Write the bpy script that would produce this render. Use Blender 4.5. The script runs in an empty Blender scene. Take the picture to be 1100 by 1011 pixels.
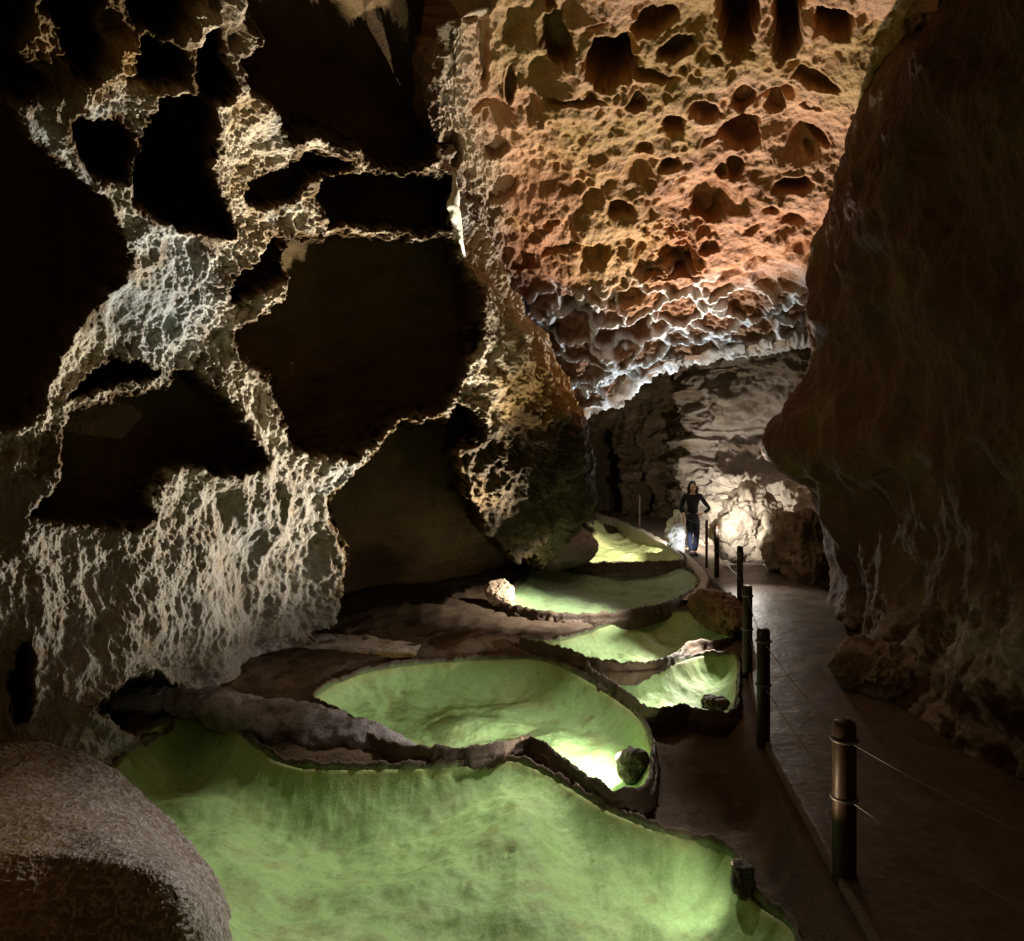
import bpy, bmesh, math, random
import numpy as np
from mathutils import Vector, Matrix

Q = 1.0            # mesh density
S = bpy.context.scene
C = S.collection
PI = math.pi
F, CX, HY, CAMZ = 863.0, 550.0, 463.0, 3.0     # focal length, horizon and eye height worked out from the rail posts

def P3(x, y, Y):
    """point at distance Y whose direction is that of photo position (x, y)"""
    return ((x - CX) / F * Y, Y, CAMZ - (y - HY) / F * Y)
def PZ(x, y, z):
    Y = F * (CAMZ - z) / (y - HY)
    return ((x - CX) / F * Y, Y)

# ------------------------------------------------------------------ noise
def _hash(ix, iy, iz, s=0):
    h = (ix.astype(np.int64) * 374761393 + iy.astype(np.int64) * 668265263 + iz.astype(np.int64) * 2147483647 + s * 1274126177) & 0xffffffff
    h = ((h ^ (h >> 13)) * 1274126177) & 0xffffffff
    h = ((h ^ (h >> 16)) * 2246822519) & 0xffffffff
    return ((h ^ (h >> 15)) & 0xffffff).astype(np.float32) / 16777216.0
def vnoise(p, s=0):
    """smooth value noise in -1..1"""
    f = np.floor(p); t = (p - f).astype(np.float32); i = f.astype(np.int64)
    t = t * t * t * (t * (t * 6 - 15) + 10)
    r = 0
    for a in (0, 1):
        wa = t[:, 0] if a else 1 - t[:, 0]
        for b in (0, 1):
            wb = wa * (t[:, 1] if b else 1 - t[:, 1])
            for c in (0, 1):
                r = r + wb * (t[:, 2] if c else 1 - t[:, 2]) * _hash(i[:, 0] + a, i[:, 1] + b, i[:, 2] + c, s)
    return r * 2 - 1
def fbm(p, sc, oc=4, s=0, gain=.5, ridged=False):
    r = np.zeros(len(p), np.float32); a = 1.0; tot = 0
    rot = np.array([[.8, .6, 0], [-.48, .64, .6], [.36, -.48, .8]])
    q = p * sc
    for k in range(oc):
        n = vnoise(q, s + k * 17)
        if ridged: n = 1 - 2 * (n * n + .004) ** .45
        r += a * n; tot += a; a *= gain
        q = (q @ rot.T) * 2.03 + 11.3
    return r / tot
def worley(p, s=0):
    f = np.floor(p); i = f.astype(np.int64)
    d1 = np.full(len(p), 9., np.float32); d2 = d1.copy(); idv = d1 * 0
    for a in (-1, 0, 1):
        for b in (-1, 0, 1):
            for c in (-1, 0, 1):
                jx, jy, jz = i[:, 0] + a, i[:, 1] + b, i[:, 2] + c
                dx = jx + _hash(jx, jy, jz, s + 1) - p[:, 0]
                dy = jy + _hash(jx, jy, jz, s + 2) - p[:, 1]
                dz = jz + _hash(jx, jy, jz, s + 3) - p[:, 2]
                d = np.sqrt(dx * dx + dy * dy + dz * dz).astype(np.float32)
                m = d < d1
                d2 = np.where(m, d1, np.minimum(d2, d)); idv = np.where(m, _hash(jx, jy, jz, s + 4), idv)
                d1 = np.where(m, d, d1)
    return d1, d2, idv
def sstep(a, b, x):
    t = np.clip((x - a) / (b - a), 0, 1); return t * t * (3 - 2 * t)
def mixc(c, col, m):
    return c * (1 - m[:, None]) + np.array(col)[None, :] * m[:, None]

def sdf_poly(x, y, pts, pad=40):
    """signed distance to a polygon, positive inside; far outside it is -pad"""
    pts = np.array(pts, float); out = np.full(len(x), -float(pad))
    lo, hi = pts.min(0) - pad, pts.max(0) + pad
    k = np.where((x > lo[0]) & (x < hi[0]) & (y > lo[1]) & (y < hi[1]))[0]
    if len(k) == 0: return out
    X, Y = x[k], y[k]; d = np.full(len(k), 1e9); ins = np.zeros(len(k), bool)
    for a in range(len(pts)):
        p, q = pts[a], pts[(a + 1) % len(pts)]
        e = q - p; L = max(e @ e, 1e-9)
        t = np.clip(((X - p[0]) * e[0] + (Y - p[1]) * e[1]) / L, 0, 1)
        d = np.minimum(d, (X - p[0] - t * e[0]) ** 2 + (Y - p[1] - t * e[1]) ** 2)
        if p[1] != q[1]:
            ins ^= ((p[1] > Y) != (q[1] > Y)) & (X < (q[0] - p[0]) * (Y - p[1]) / (q[1] - p[1]) + p[0])
    d = np.sqrt(d); out[k] = np.maximum(np.where(ins, d, -d), -pad)
    return out
def smooth_poly(pts, n=4):
    """Catmull-Rom through the closed outline"""
    P = np.array(pts, float); N = len(P); o = []
    for i in range(N):
        a, b, c, d = P[i - 1], P[i], P[(i + 1) % N], P[(i + 2) % N]
        for k in range(n):
            t = k / n
            o.append(.5 * ((2 * b) + (c - a) * t + (2 * a - 5 * b + 4 * c - d) * t * t + (-a + 3 * b - 3 * c + d) * t ** 3))
    return np.array(o)

# ------------------------------------------------------------------ materials
def new_mat(name):
    m = bpy.data.materials.new(name); m.use_nodes = True
    nt = m.node_tree; return m, nt, nt.nodes['Principled BSDF']
def rock_mat(name, rough=.75, bump=.5, scale=9., spec=.3, attr=True, color=(.3, .25, .2), vary=.35, coat=0, bdist=.02, streak=0):
    """rough rock: the colour comes from the stain map stored on the mesh, broken up by two noises; fine relief by bump"""
    m, nt, b = new_mat(name); N, L = nt.nodes, nt.links
    tc = N.new('ShaderNodeTexCoord')
    n1 = N.new('ShaderNodeTexNoise'); n1.inputs['Scale'].default_value = scale; n1.inputs['Detail'].default_value = 8; n1.inputs['Roughness'].default_value = .68
    n2 = N.new('ShaderNodeTexNoise'); n2.inputs['Scale'].default_value = scale * 4.5; n2.inputs['Detail'].default_value = 5
    L.new(tc.outputs['Object'], n1.inputs['Vector']); L.new(tc.outputs['Object'], n2.inputs['Vector'])
    mr = N.new('ShaderNodeMapRange'); mr.inputs['From Min'].default_value = .3; mr.inputs['From Max'].default_value = .7
    mr.inputs['To Min'].default_value = 1 - vary; mr.inputs['To Max'].default_value = 1 + vary
    ad = N.new('ShaderNodeMath'); ad.operation = 'ADD'; L.new(n1.outputs['Fac'], ad.inputs[0]); L.new(n2.outputs['Fac'], ad.inputs[1])
    hf = N.new('ShaderNodeMath'); hf.operation = 'MULTIPLY'; hf.inputs[1].default_value = .5; L.new(ad.outputs[0], hf.inputs[0])
    L.new(hf.outputs[0], mr.inputs['Value'])
    vm = N.new('ShaderNodeVectorMath'); vm.operation = 'SCALE'
    if attr:
        at = N.new('ShaderNodeAttribute'); at.attribute_name = 'stain'; L.new(at.outputs['Color'], vm.inputs[0])
    else:
        vm.inputs[0].default_value = color
    L.new(mr.outputs[0], vm.inputs['Scale']); L.new(vm.outputs[0], b.inputs['Base Color'])
    rr = N.new('ShaderNodeMapRange'); rr.inputs['To Min'].default_value = rough - .18; rr.inputs['To Max'].default_value = min(1, rough + .15)
    L.new(n1.outputs['Fac'], rr.inputs['Value']); L.new(rr.outputs[0], b.inputs['Roughness'])
    b.inputs['Specular IOR Level'].default_value = spec; b.inputs['Coat Weight'].default_value = coat; b.inputs['Coat Roughness'].default_value = .25
    bp = N.new('ShaderNodeBump'); bp.inputs['Strength'].default_value = bump; bp.inputs['Distance'].default_value = bdist
    L.new(hf.outputs[0], bp.inputs['Height']); L.new(bp.outputs['Normal'], b.inputs['Normal'])
    return m
M = {}
M['wall'] = rock_mat('crusted_limestone', .8, .9, 10, .25, bdist=.05)
M['ceil'] = rock_mat('rusty_limestone', .7, .7, 8, .3, bdist=.04)
M['right'] = rock_mat('brown_flowstone', .8, .6, 5, .2, bdist=.04)
M['green'] = rock_mat('green_calcite_bed', .7, .4, 10, .3, vary=.22, bdist=.018)
M['rim'] = rock_mat('dark_calcite_rim', .6, .9, 16, .35, bdist=.03)
M['floor'] = rock_mat('cave_floor_rock', .75, .8, 7, .3, bdist=.04)
M['boulder'] = rock_mat('wet_granular_flowstone', .42, 1.0, 26, .6, bdist=.012, vary=.45)
M['path'] = rock_mat('path_concrete', .5, .7, 3, .45, attr=False, color=(.11, .082, .06), bdist=.02, vary=.75)
M['kerb'] = rock_mat('kerb_concrete', .6, .5, 12, .4, attr=False, color=(.42, .38, .30), bdist=.01)
def plain(name, col, rough=.5, metal=0, spec=.5, bump=0, scale=30, vary=.15):
    m = rock_mat(name, rough, bump, scale, spec, False, col, vary, bdist=.004)
    m.node_tree.nodes['Principled BSDF'].inputs['Metallic'].default_value = metal
    return m
M['post'] = plain('dark_post_paint', (.03, .015, .007), .45, 0, .2, .4, 14, .4)
M['cap'] = plain('post_cap', (.05, .042, .035), .5, 0, .5, .2)
M['cable'] = plain('steel_cable', (.12, .11, .10), .5, .5)
M['skin'] = plain('skin', (.62, .40, .30), .5, vary=.05)
M['top'] = plain('black_jersey', (.006, .006, .008), .9, vary=.2)
M['denim'] = plain('navy_denim', (.010, .014, .034), .85, vary=.3)
M['hair'] = plain('dark_hair', (.014, .010, .008), .5, bump=.5, vary=.3)
M['shoe'] = plain('dark_shoe', (.02, .02, .025), .6)
M['lampbody'] = plain('lamp_housing', (.03, .03, .03), .5)
M['white'] = rock_mat('white_flowstone', .5, .8, 12, .4, attr=False, color=(.8, .76, .62), bdist=.03)
m, nt, b = new_mat('lamp_glass'); b.inputs['Emission Color'].default_value = (1, .93, .75, 1); b.inputs['Emission Strength'].default_value = 14; M['glow'] = m
def water_mat():
    m, nt, b = new_mat('clear_pool_water'); N, L = nt.nodes, nt.links
    tr = N.new('ShaderNodeBsdfTransparent'); tr.inputs[0].default_value = (.80, .88, .78, 1)
    gl = N.new('ShaderNodeBsdfGlossy'); gl.inputs['Roughness'].default_value = .4; gl.inputs[0].default_value = (.9, .95, .9, 1)
    fr = N.new('ShaderNodeFresnel'); fr.inputs[0].default_value = 1.33
    nz = N.new('ShaderNodeTexNoise'); nz.inputs['Scale'].default_value = 2.2; bp = N.new('ShaderNodeBump'); bp.inputs['Strength'].default_value = .06; bp.inputs['Distance'].default_value = .05
    L.new(nz.outputs['Fac'], bp.inputs['Height']); L.new(bp.outputs[0], gl.inputs['Normal']); L.new(bp.outputs[0], fr.inputs['Normal'])
    mx = N.new('ShaderNodeMixShader'); mu = N.new('ShaderNodeMath'); mu.operation = 'MULTIPLY'; mu.inputs[1].default_value = .15; L.new(fr.outputs[0], mu.inputs[0]); L.new(mu.outputs[0], mx.inputs[0]); L.new(tr.outputs[0], mx.inputs[1]); L.new(gl.outputs[0], mx.inputs[2])
    L.new(mx.outputs[0], N['Material Output'].inputs['Surface']); return m
M['water'] = water_mat()

# ------------------------------------------------------------------ object helpers
def tag(o, label=None, cat=None, group=None, kind=None):
    if label: o['label'] = label
    if cat: o['category'] = cat
    if group: o['group'] = group
    if kind: o['kind'] = kind
    return o
def empty(name, loc, label=None, cat=None, group=None):
    o = bpy.data.objects.new(name, None); C.objects.link(o); o.location = loc; o.empty_display_size = .2
    return tag(o, label, cat, group)
def link(name, me, mat, parent=None, smooth=True):
    me.materials.append(mat) if mat else None
    if smooth: me.polygons.foreach_set('use_smooth', np.ones(len(me.polygons), bool))
    o = bpy.data.objects.new(name, me); C.objects.link(o)
    if parent:
        o.parent = parent; o.matrix_parent_inverse = Matrix.Translation(-Vector(parent.location))
    return o
def grid_mesh(name, co, nu, nv, keep=None, col=None, wrap=False):
    """co: (nu*nv,3), row-major by u. wrap closes the v direction"""
    i = np.arange(nu * nv).reshape(nu, nv)
    if wrap: i = np.concatenate([i, i[:, :1]], 1)
    f = np.stack([i[:-1, :-1], i[:-1, 1:], i[1:, 1:], i[1:, :-1]], -1).reshape(-1, 4)
    if keep is not None:
        f = f[keep[f].all(1)]
        used = np.zeros(len(co), bool); used[f.ravel()] = True
        mp = np.cumsum(used) - 1; f = mp[f]; co = co[used]
        if col is not None: col = col[used]
    me = bpy.data.meshes.new(name)
    me.vertices.add(len(co)); me.vertices.foreach_set('co', co.astype(np.float32).ravel())
    me.loops.add(f.size); me.loops.foreach_set('vertex_index', f.astype(np.int32).ravel())
    me.polygons.add(len(f)); me.polygons.foreach_set('loop_start', np.arange(0, f.size, 4, dtype=np.int32))
    me.update(calc_edges=True)
    if col is not None: set_col(me, col)
    return me
def set_col(me, col):
    a = me.color_attributes.new('stain', 'FLOAT_COLOR', 'POINT')
    c = np.ones((len(col), 4), np.float32); c[:, :3] = np.clip(col, 0, 1)
    a.data.foreach_set('color', c.ravel())
def bm_mesh(name, bm):
    me = bpy.data.meshes.new(name); bm.to_mesh(me); bm.free(); return me

def cr_weights(n, N):
    """Catmull-Rom weights from n controls to N samples"""
    t = np.linspace(0, n - 1, N); i = np.minimum(t.astype(int), n - 2); f = t - i
    W = np.zeros((N, n))
    w = [.5 * (-f + 2 * f**2 - f**3), .5 * (2 - 5 * f**2 + 3 * f**3), .5 * (f + 4 * f**2 - 3 * f**3), .5 * (-f**2 + f**3)]
    r = np.arange(N)
    for k, o in enumerate((-1, 0, 1, 2)):
        j = i + o
        lo = j < 0; hi = j > n - 1; ok = ~(lo | hi)
        np.add.at(W, (r[ok], j[ok]), w[k][ok])
        np.add.at(W, (r[lo], np.zeros(lo.sum(), int)), 2 * w[k][lo]); np.add.at(W, (r[lo], np.ones(lo.sum(), int)), -w[k][lo])
        np.add.at(W, (r[hi], np.full(hi.sum(), n - 1)), 2 * w[k][hi]); np.add.at(W, (r[hi], np.full(hi.sum(), n - 2)), -w[k][hi])
    return W
def patch(net, NU, NV):
    """net[r][c] = (x, y, Y) -> dense surface; returns 3D points, photo directions, unit normals facing the camera side"""
    net = np.array(net, float); U, V = cr_weights(net.shape[0], NU), cr_weights(net.shape[1], NV)
    px = U @ net[:, :, 0] @ V.T; py = U @ net[:, :, 1] @ V.T; Y = U @ net[:, :, 2] @ V.T
    P = np.stack([(px - CX) / F * Y, Y, CAMZ - (py - HY) / F * Y], -1)
    du = np.gradient(P, axis=0); dv = np.gradient(P, axis=1)
    n = np.cross(du, dv); n /= np.linalg.norm(n, axis=-1, keepdims=True) + 1e-9
    for _ in range(6):          # soften the guide normals
        n[1:-1, 1:-1] = (n[:-2, 1:-1] + n[2:, 1:-1] + n[1:-1, :-2] + n[1:-1, 2:] + n[1:-1, 1:-1]) / 5
    n /= np.linalg.norm(n, axis=-1, keepdims=True) + 1e-9
    mid = P[NU // 2, NV // 2]; 
    if n[NU // 2, NV // 2] @ (np.array([0, 0, CAMZ]) - mid) < 0: n = -n
    return P.reshape(-1, 3), px.ravel(), py.ravel(), n.reshape(-1, 3)

# ================================================================== CAVE WALLS
# ---- the pale crusted wall with its smooth brown hollows
LEFT_NET = [
 [(-140,-80,5.4),(0,-80,5.8),(120,-80,6.1),(250,-80,6.6),(370,-80,7.4),(465,-80,8.4),(468,-80,9.2)],
 [(-140,40,5.8),(0,40,6.2),(120,40,6.7),(250,40,7.5),(370,40,8.5),(460,40,9.6),(463,40,10.4)],
 [(-140,150,6.3),(0,150,6.8),(120,150,7.3),(250,150,8.2),(370,150,9.5),(462,150,10.6),(464,150,11.6)],
 [(-140,240,6.7),(0,240,7.2),(120,240,7.8),(250,240,8.8),(380,240,10.2),(497,240,11.5),(470,240,15)],
 [(-140,330,6.9),(0,330,7.5),(120,330,8.1),(255,330,9.3),(400,330,10.8),(548,330,12.3),(530,325,16)],
 [(-140,430,7.1),(0,430,7.7),(130,430,8.5),(270,430,9.7),(430,430,11.3),(606,430,12.8),(590,420,17)],
 [(-140,530,7.2),(0,530,7.8),(130,530,8.6),(270,530,9.9),(440,530,11.6),(622,520,13.1),(605,510,17)],
 [(-140,640,7.1),(0,640,7.7),(120,640,8.6),(250,640,9.9),(400,620,11.9),(572,600,13.8),(560,590,17)],
 [(-140,840,7.3),(0,835,7.5),(92,812,7.8),(182,748,9.2),(345,702,11.9),(535,655,14.2),(540,640,18)],
 [(-140,900,7.3),(0,890,7.5),(92,865,7.8),(182,800,9.2),(345,740,11.9),(535,690,14.2),(540,670,18)],
]
HOLLOWS = [  # outline, recess in metres, edge width in px, shade index
 ([(-160,100),(0,118),(30,148),(75,182),(112,212),(122,270),(108,308),(72,345),(48,382),(36,425),(0,462),(-160,500)],1.3,9),
 ([(150,140),(165,112),(190,105),(212,100),(222,120),(222,158),(230,200),(250,235),(240,247),(200,243),(165,235),(148,215),(138,200)],1.1,8),
 ([(76,130),(100,118),(128,122),(140,150),(132,190),(110,185),(88,170)],.7,7),
 ([(212,85),(225,50),(243,32),(254,55),(252,95),(225,108)],.7,7),
 ([(285,-200),(540,-200),(510,40),(490,110),(450,182),(400,174),(370,155),(335,148),(305,150),(292,122),(272,100),(270,72),(282,40),(272,0)],1.0,9),
 ([(262,205),(285,178),(320,168),(350,166),(366,176),(330,196),(308,212),(275,216)],.5,6),
 ([(345,205),(375,180),(430,188),(466,190),(480,205),(480,238),(470,246),(400,241),(350,237)],.7,5),
 ([(268,270),(285,248),(297,253),(302,280),(290,298),(262,312),(244,320),(240,300)],.6,6),
 ([(302,262),(330,250),(400,252),(480,254),(497,280),(508,330),(508,370),(500,400),(493,432),(470,443),(430,450),(390,478),(350,490),(312,478),(300,450),(285,410),(262,390),(248,362),(280,330),(303,300)],.95,8),
 ([(71,439),(110,423),(166,414),(190,400),(222,412),(237,427),(253,455),(272,479),(275,497),(253,505),(222,505),(190,497),(158,511),(142,530),(150,550),(91,560),(26,556),(34,538),(55,511),(59,483)],.5,7),
 ([(437,455),(400,488),(372,512),(358,535),(357,560),(364,590),(352,640),(335,668),(330,730),(680,730),(680,585),(612,592),(585,603),(555,598),(526,572),(503,538),(492,505),(500,480),(520,462),(512,440),(496,438),(480,452)],1.6,9),
 ([(98,765),(118,748),(150,730),(192,740),(200,758),(168,784),(120,790)],.9,6),
 ([(70,420),(88,403),(110,390),(150,385),(164,398),(140,408),(100,414)],.35,5),
 ([(12,760),(26,700),(34,730),(30,775)],.3,6),
 ([(10,-60),(40,-60),(35,20),(28,70),(60,90),(20,110),(-60,100),(-60,-60)],.7,8),
 ([(75,-60),(128,-60),(120,10),(112,32),(120,60),(100,88),(80,70),(70,30),(45,10)],.6,8),
 ([(145,-60),(205,-60),(212,0),(200,40),(170,50),(148,20)],.7,8),
 ([(150,58),(185,55),(205,75),(190,90),(160,88)],.5,7),
]
def build_left_wall():
    NU, NV = int(980 * Q), int(840 * Q)
    P, px, py, n = patch(LEFT_NET, NU, NV)
    w1 = fbm(P, .9, 3, 5) * 7; w2 = fbm(P, 2.6, 3, 6, .5) * 8
    w3 = fbm(P + 7, .9, 3, 8) * 7; w4 = fbm(P + 7, 2.6, 3, 9, .5) * 8; soft = 1 + .5 * sstep(0, .5, fbm(P, .6, 2, 15))
    qx, qy = px + w1 * 1.2 + w2 + fbm(P, 9, 4, 11, .7) * 9, py + w3 * 1.2 + w4 + fbm(P + 3, 9, 4, 12, .7) * 9
    d = np.zeros(len(P)); hol = np.zeros(len(P)); inside = np.full(len(P), -40.0)
    for pts, dep, w in HOLLOWS:
        s = sdf_poly(qx, qy, smooth_poly(pts), 40)
        hol -= (dep * 1.75 + .1) * (.93 * sstep(-3, w * soft, s) + .07 * sstep(0, 60, s))
        inside = np.maximum(inside, s)
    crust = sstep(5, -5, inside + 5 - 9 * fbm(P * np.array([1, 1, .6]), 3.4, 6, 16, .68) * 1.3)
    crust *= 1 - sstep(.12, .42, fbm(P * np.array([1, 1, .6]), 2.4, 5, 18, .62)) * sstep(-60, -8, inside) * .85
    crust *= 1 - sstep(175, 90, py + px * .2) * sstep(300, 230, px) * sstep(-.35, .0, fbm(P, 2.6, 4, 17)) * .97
    lip = np.exp(-((inside + 5) / 7) ** 2)
    d += lip * .07
    # crust relief: clotted, stringy growth that hangs down the wall
    st = P * np.array([1, 1, .55])
    r1 = fbm(st, 2.6, 4, 21, .6, True); r2 = fbm(P * np.array([1, 1, .7]), 7, 5, 31, .72) * 1.7; bl = fbm(P, .7, 3, 41)
    w_a, w_b, _ = worley(P * np.array([6.5, 6.5, 4.5]) + fbm(P, 5, 2, 3)[:, None] * .8, 7)
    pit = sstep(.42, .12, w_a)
    near = np.clip(P[:, 1] / 10, .6, 1.2)
    r3 = fbm(P * np.array([1, 1, .4]) + fbm(P, 2, 3, 35)[:, None] * .25, 11, 4, 36, .65, True)
    d -= .25 * sstep(175, 90, py + px * .2) * sstep(300, 230, px) * (1 - crust)
    d += np.maximum(crust, sstep(10, 0, inside) * .9) * (.12 * r1 + (.075 * r2 + .04 * r3) * (.35 + .9 * sstep(-.35, .4, fbm(P, 1.1, 3, 38))) * (1 - .4 * sstep(480, 560, py)) + .26 * fbm(P * np.array([1, 1, .8]), 1.3, 3, 37)) * near + bl * .22
    d += (1 - crust) * (.05 * fbm(P, 2.2, 4, 55) + .02 * fbm(P * np.array([1, 1, 3]), 5, 4, 56))
    ray = P - np.array([0, 0, CAMZ]); ray /= np.linalg.norm(ray, axis=1)[:, None]
    back = -.9 * ray + .12 * n; back /= np.linalg.norm(back, axis=1)[:, None]
    out = P + n * d[:, None] + back * hol[:, None]
    # colour: cream to grey crust, bare brown flowstone in the hollows
    t = fbm(P, 1.3, 4, 61); g = fbm(P, 6, 3, 62)
    col = np.tile(np.array([.50, .435, .33]), (len(P), 1))
    grey = sstep(90, 30, np.hypot((px - 165) * .9, (py - 300) * .7)) + sstep(.15, .5, t) * .7 + sstep(120, 40, np.hypot(px - 60, py - 130))  # round patches put a cool lamp tint into the crust colour
    col = mixc(col, (.43, .455, .45), np.clip(grey, 0, 1))
    ochre = sstep(120, 40, py) * sstep(260, 120, px) + sstep(.1, .55, fbm(P, 2.1, 3, 66)) * .5 + sstep(90, 30, np.hypot(px - 590, py - 440))
    col = mixc(col, (.38, .24, .075), np.clip(ochre, 0, .85))
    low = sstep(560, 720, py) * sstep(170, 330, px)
    col = mixc(col, (.185, .168, .14), sstep(430, 560, py) * sstep(470, 420, px) * .8); col = mixc(col, (.20, .18, .165), low * .7)  # greyer low wall, its colour darkened in place of weaker lamp light
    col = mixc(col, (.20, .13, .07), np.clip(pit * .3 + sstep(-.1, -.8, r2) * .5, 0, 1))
    col = mixc(col, (.05, .033, .016), sstep(425, 465, py + fbm(P, 3, 4, 67) * 30) * sstep(462, 482, px))  # brown lower pendant, darkened in the colour where lamp light should fade
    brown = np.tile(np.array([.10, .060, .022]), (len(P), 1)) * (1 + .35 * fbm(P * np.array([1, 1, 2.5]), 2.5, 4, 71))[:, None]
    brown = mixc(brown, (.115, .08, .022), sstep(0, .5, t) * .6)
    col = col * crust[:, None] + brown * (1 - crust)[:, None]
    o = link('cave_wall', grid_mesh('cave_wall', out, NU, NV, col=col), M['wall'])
    tag(o, 'pale crusted cave wall riddled with large smooth brown hollows', 'cave wall', kind='structure')
build_left_wall()

# ---- the rusty pitted slope of the ceiling
CEIL_NET = [
 [(385,-90,16),(495,-90,8.9),(540,-90,8.4),(690,-90,8.0),(850,-90,7.8),(1020,-90,7.6)],
 [(355,40,18),(465,40,10.6),(540,40,10.2),(690,40,9.8),(850,40,9.6),(1000,40,9.5)],
 [(330,150,20),(440,150,12.4),(550,150,11.9),(690,150,11.5),(850,150,11.3),(980,150,11.2)],
 [(360,260,17.6),(470,260,14.4),(560,260,13.9),(690,260,13.4),(850,260,13.1),(960,260,13)],
 [(390,345,19.4),(500,345,16.2),(590,345,15.6),(700,325,15.0),(850,300,14.5),(950,300,14.4)],
 [(410,430,20.8),(520,430,17.6),(612,428,17.0),(700,388,16.2),(850,345,15.6),(950,330,15.4)],
 [(420,452,21.4),(530,452,18.2),(620,446,17.8),(700,402,16.9),(850,356,16.2),(950,340,16)],
 [(420,430,25.2),(530,430,22),(630,425,22),(700,380,21),(850,330,20),(960,320,20)],
]
PITS = [(482,168,17,20,0,1.),(600,40,20,28,-.4,1.1),(656,62,25,27,.2,1.4),(703,22,27,14,-.1,1.1),(727,50,26,10,-.25,1.),(686,105,13,8,.1,1.),
 (722,134,14,15,.5,1.1),(692,158,11,9,0,.9),(718,178,18,10,-.2,1.1),(532,162,22,18,.3,.6),(591,241,10,6,0,.9),(603,262,27,22,0,.5),
 (730,272,25,24,0,.6),(795,20,22,34,0,1.5),(848,30,17,36,.1,1.5),(895,32,24,24,0,1.5),(760,117,20,15,.2,1.1),(801,108,16,14,0,1.),
 (832,110,20,9,.1,.9),(832,128,12,9,0,1.),(791,146,30,20,.5,1.),(762,152,14,7,-.5,.9),(791,184,10,12,0,.9),(775,188,6,7,0,.9),
 (881,153,12,8,0,1.1),(850,198,26,11,-.15,1.1),(879,92,26,9,.2,.9),(871,168,6,5,0,.8),(765,218,22,24,.1,.6),(712,274,34,30,0,.5),
 (758,264,13,9,0,1.),(667,224,18,11,-.2,.8),(826,224,12,8,0,.8),(850,238,16,9,0,.6),(675,314,30,13,-.1,.7),(668,356,36,17,-.3,.6),
 (622,330,28,12,.3,.8),(590,350,22,9,.4,.8),(832,326,14,7,0,.7),(555,330,14,12,0,.9),(578,376,14,7,.5,.7),(550,30,14,30,.3,.4),
 (520,60,7,45,.05,.5),(548,90,6,22,.1,.9),(620,100,34,5,.05,.6),(705,80,30,6,.1,.7),(517,115,16,12,.3,.6),(500,215,12,16,0,.4),
 (540,205,18,10,-.5,.5),(640,165,16,12,0,.35),(808,245,14,9,-.4,.6),(640,275,18,16,0,.45),(560,285,14,12,0,.6),(870,120,12,6,.2,.5),
 (690,8,14,8,0,.6),(640,20,14,5,-.6,.8),(770,60,8,6,0,.8),(590,8,7,10,0,1.),(735,75,7,5,0,.7),(730,155,10,8,0,.5),(745,292,12,6,0,.5)]
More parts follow.
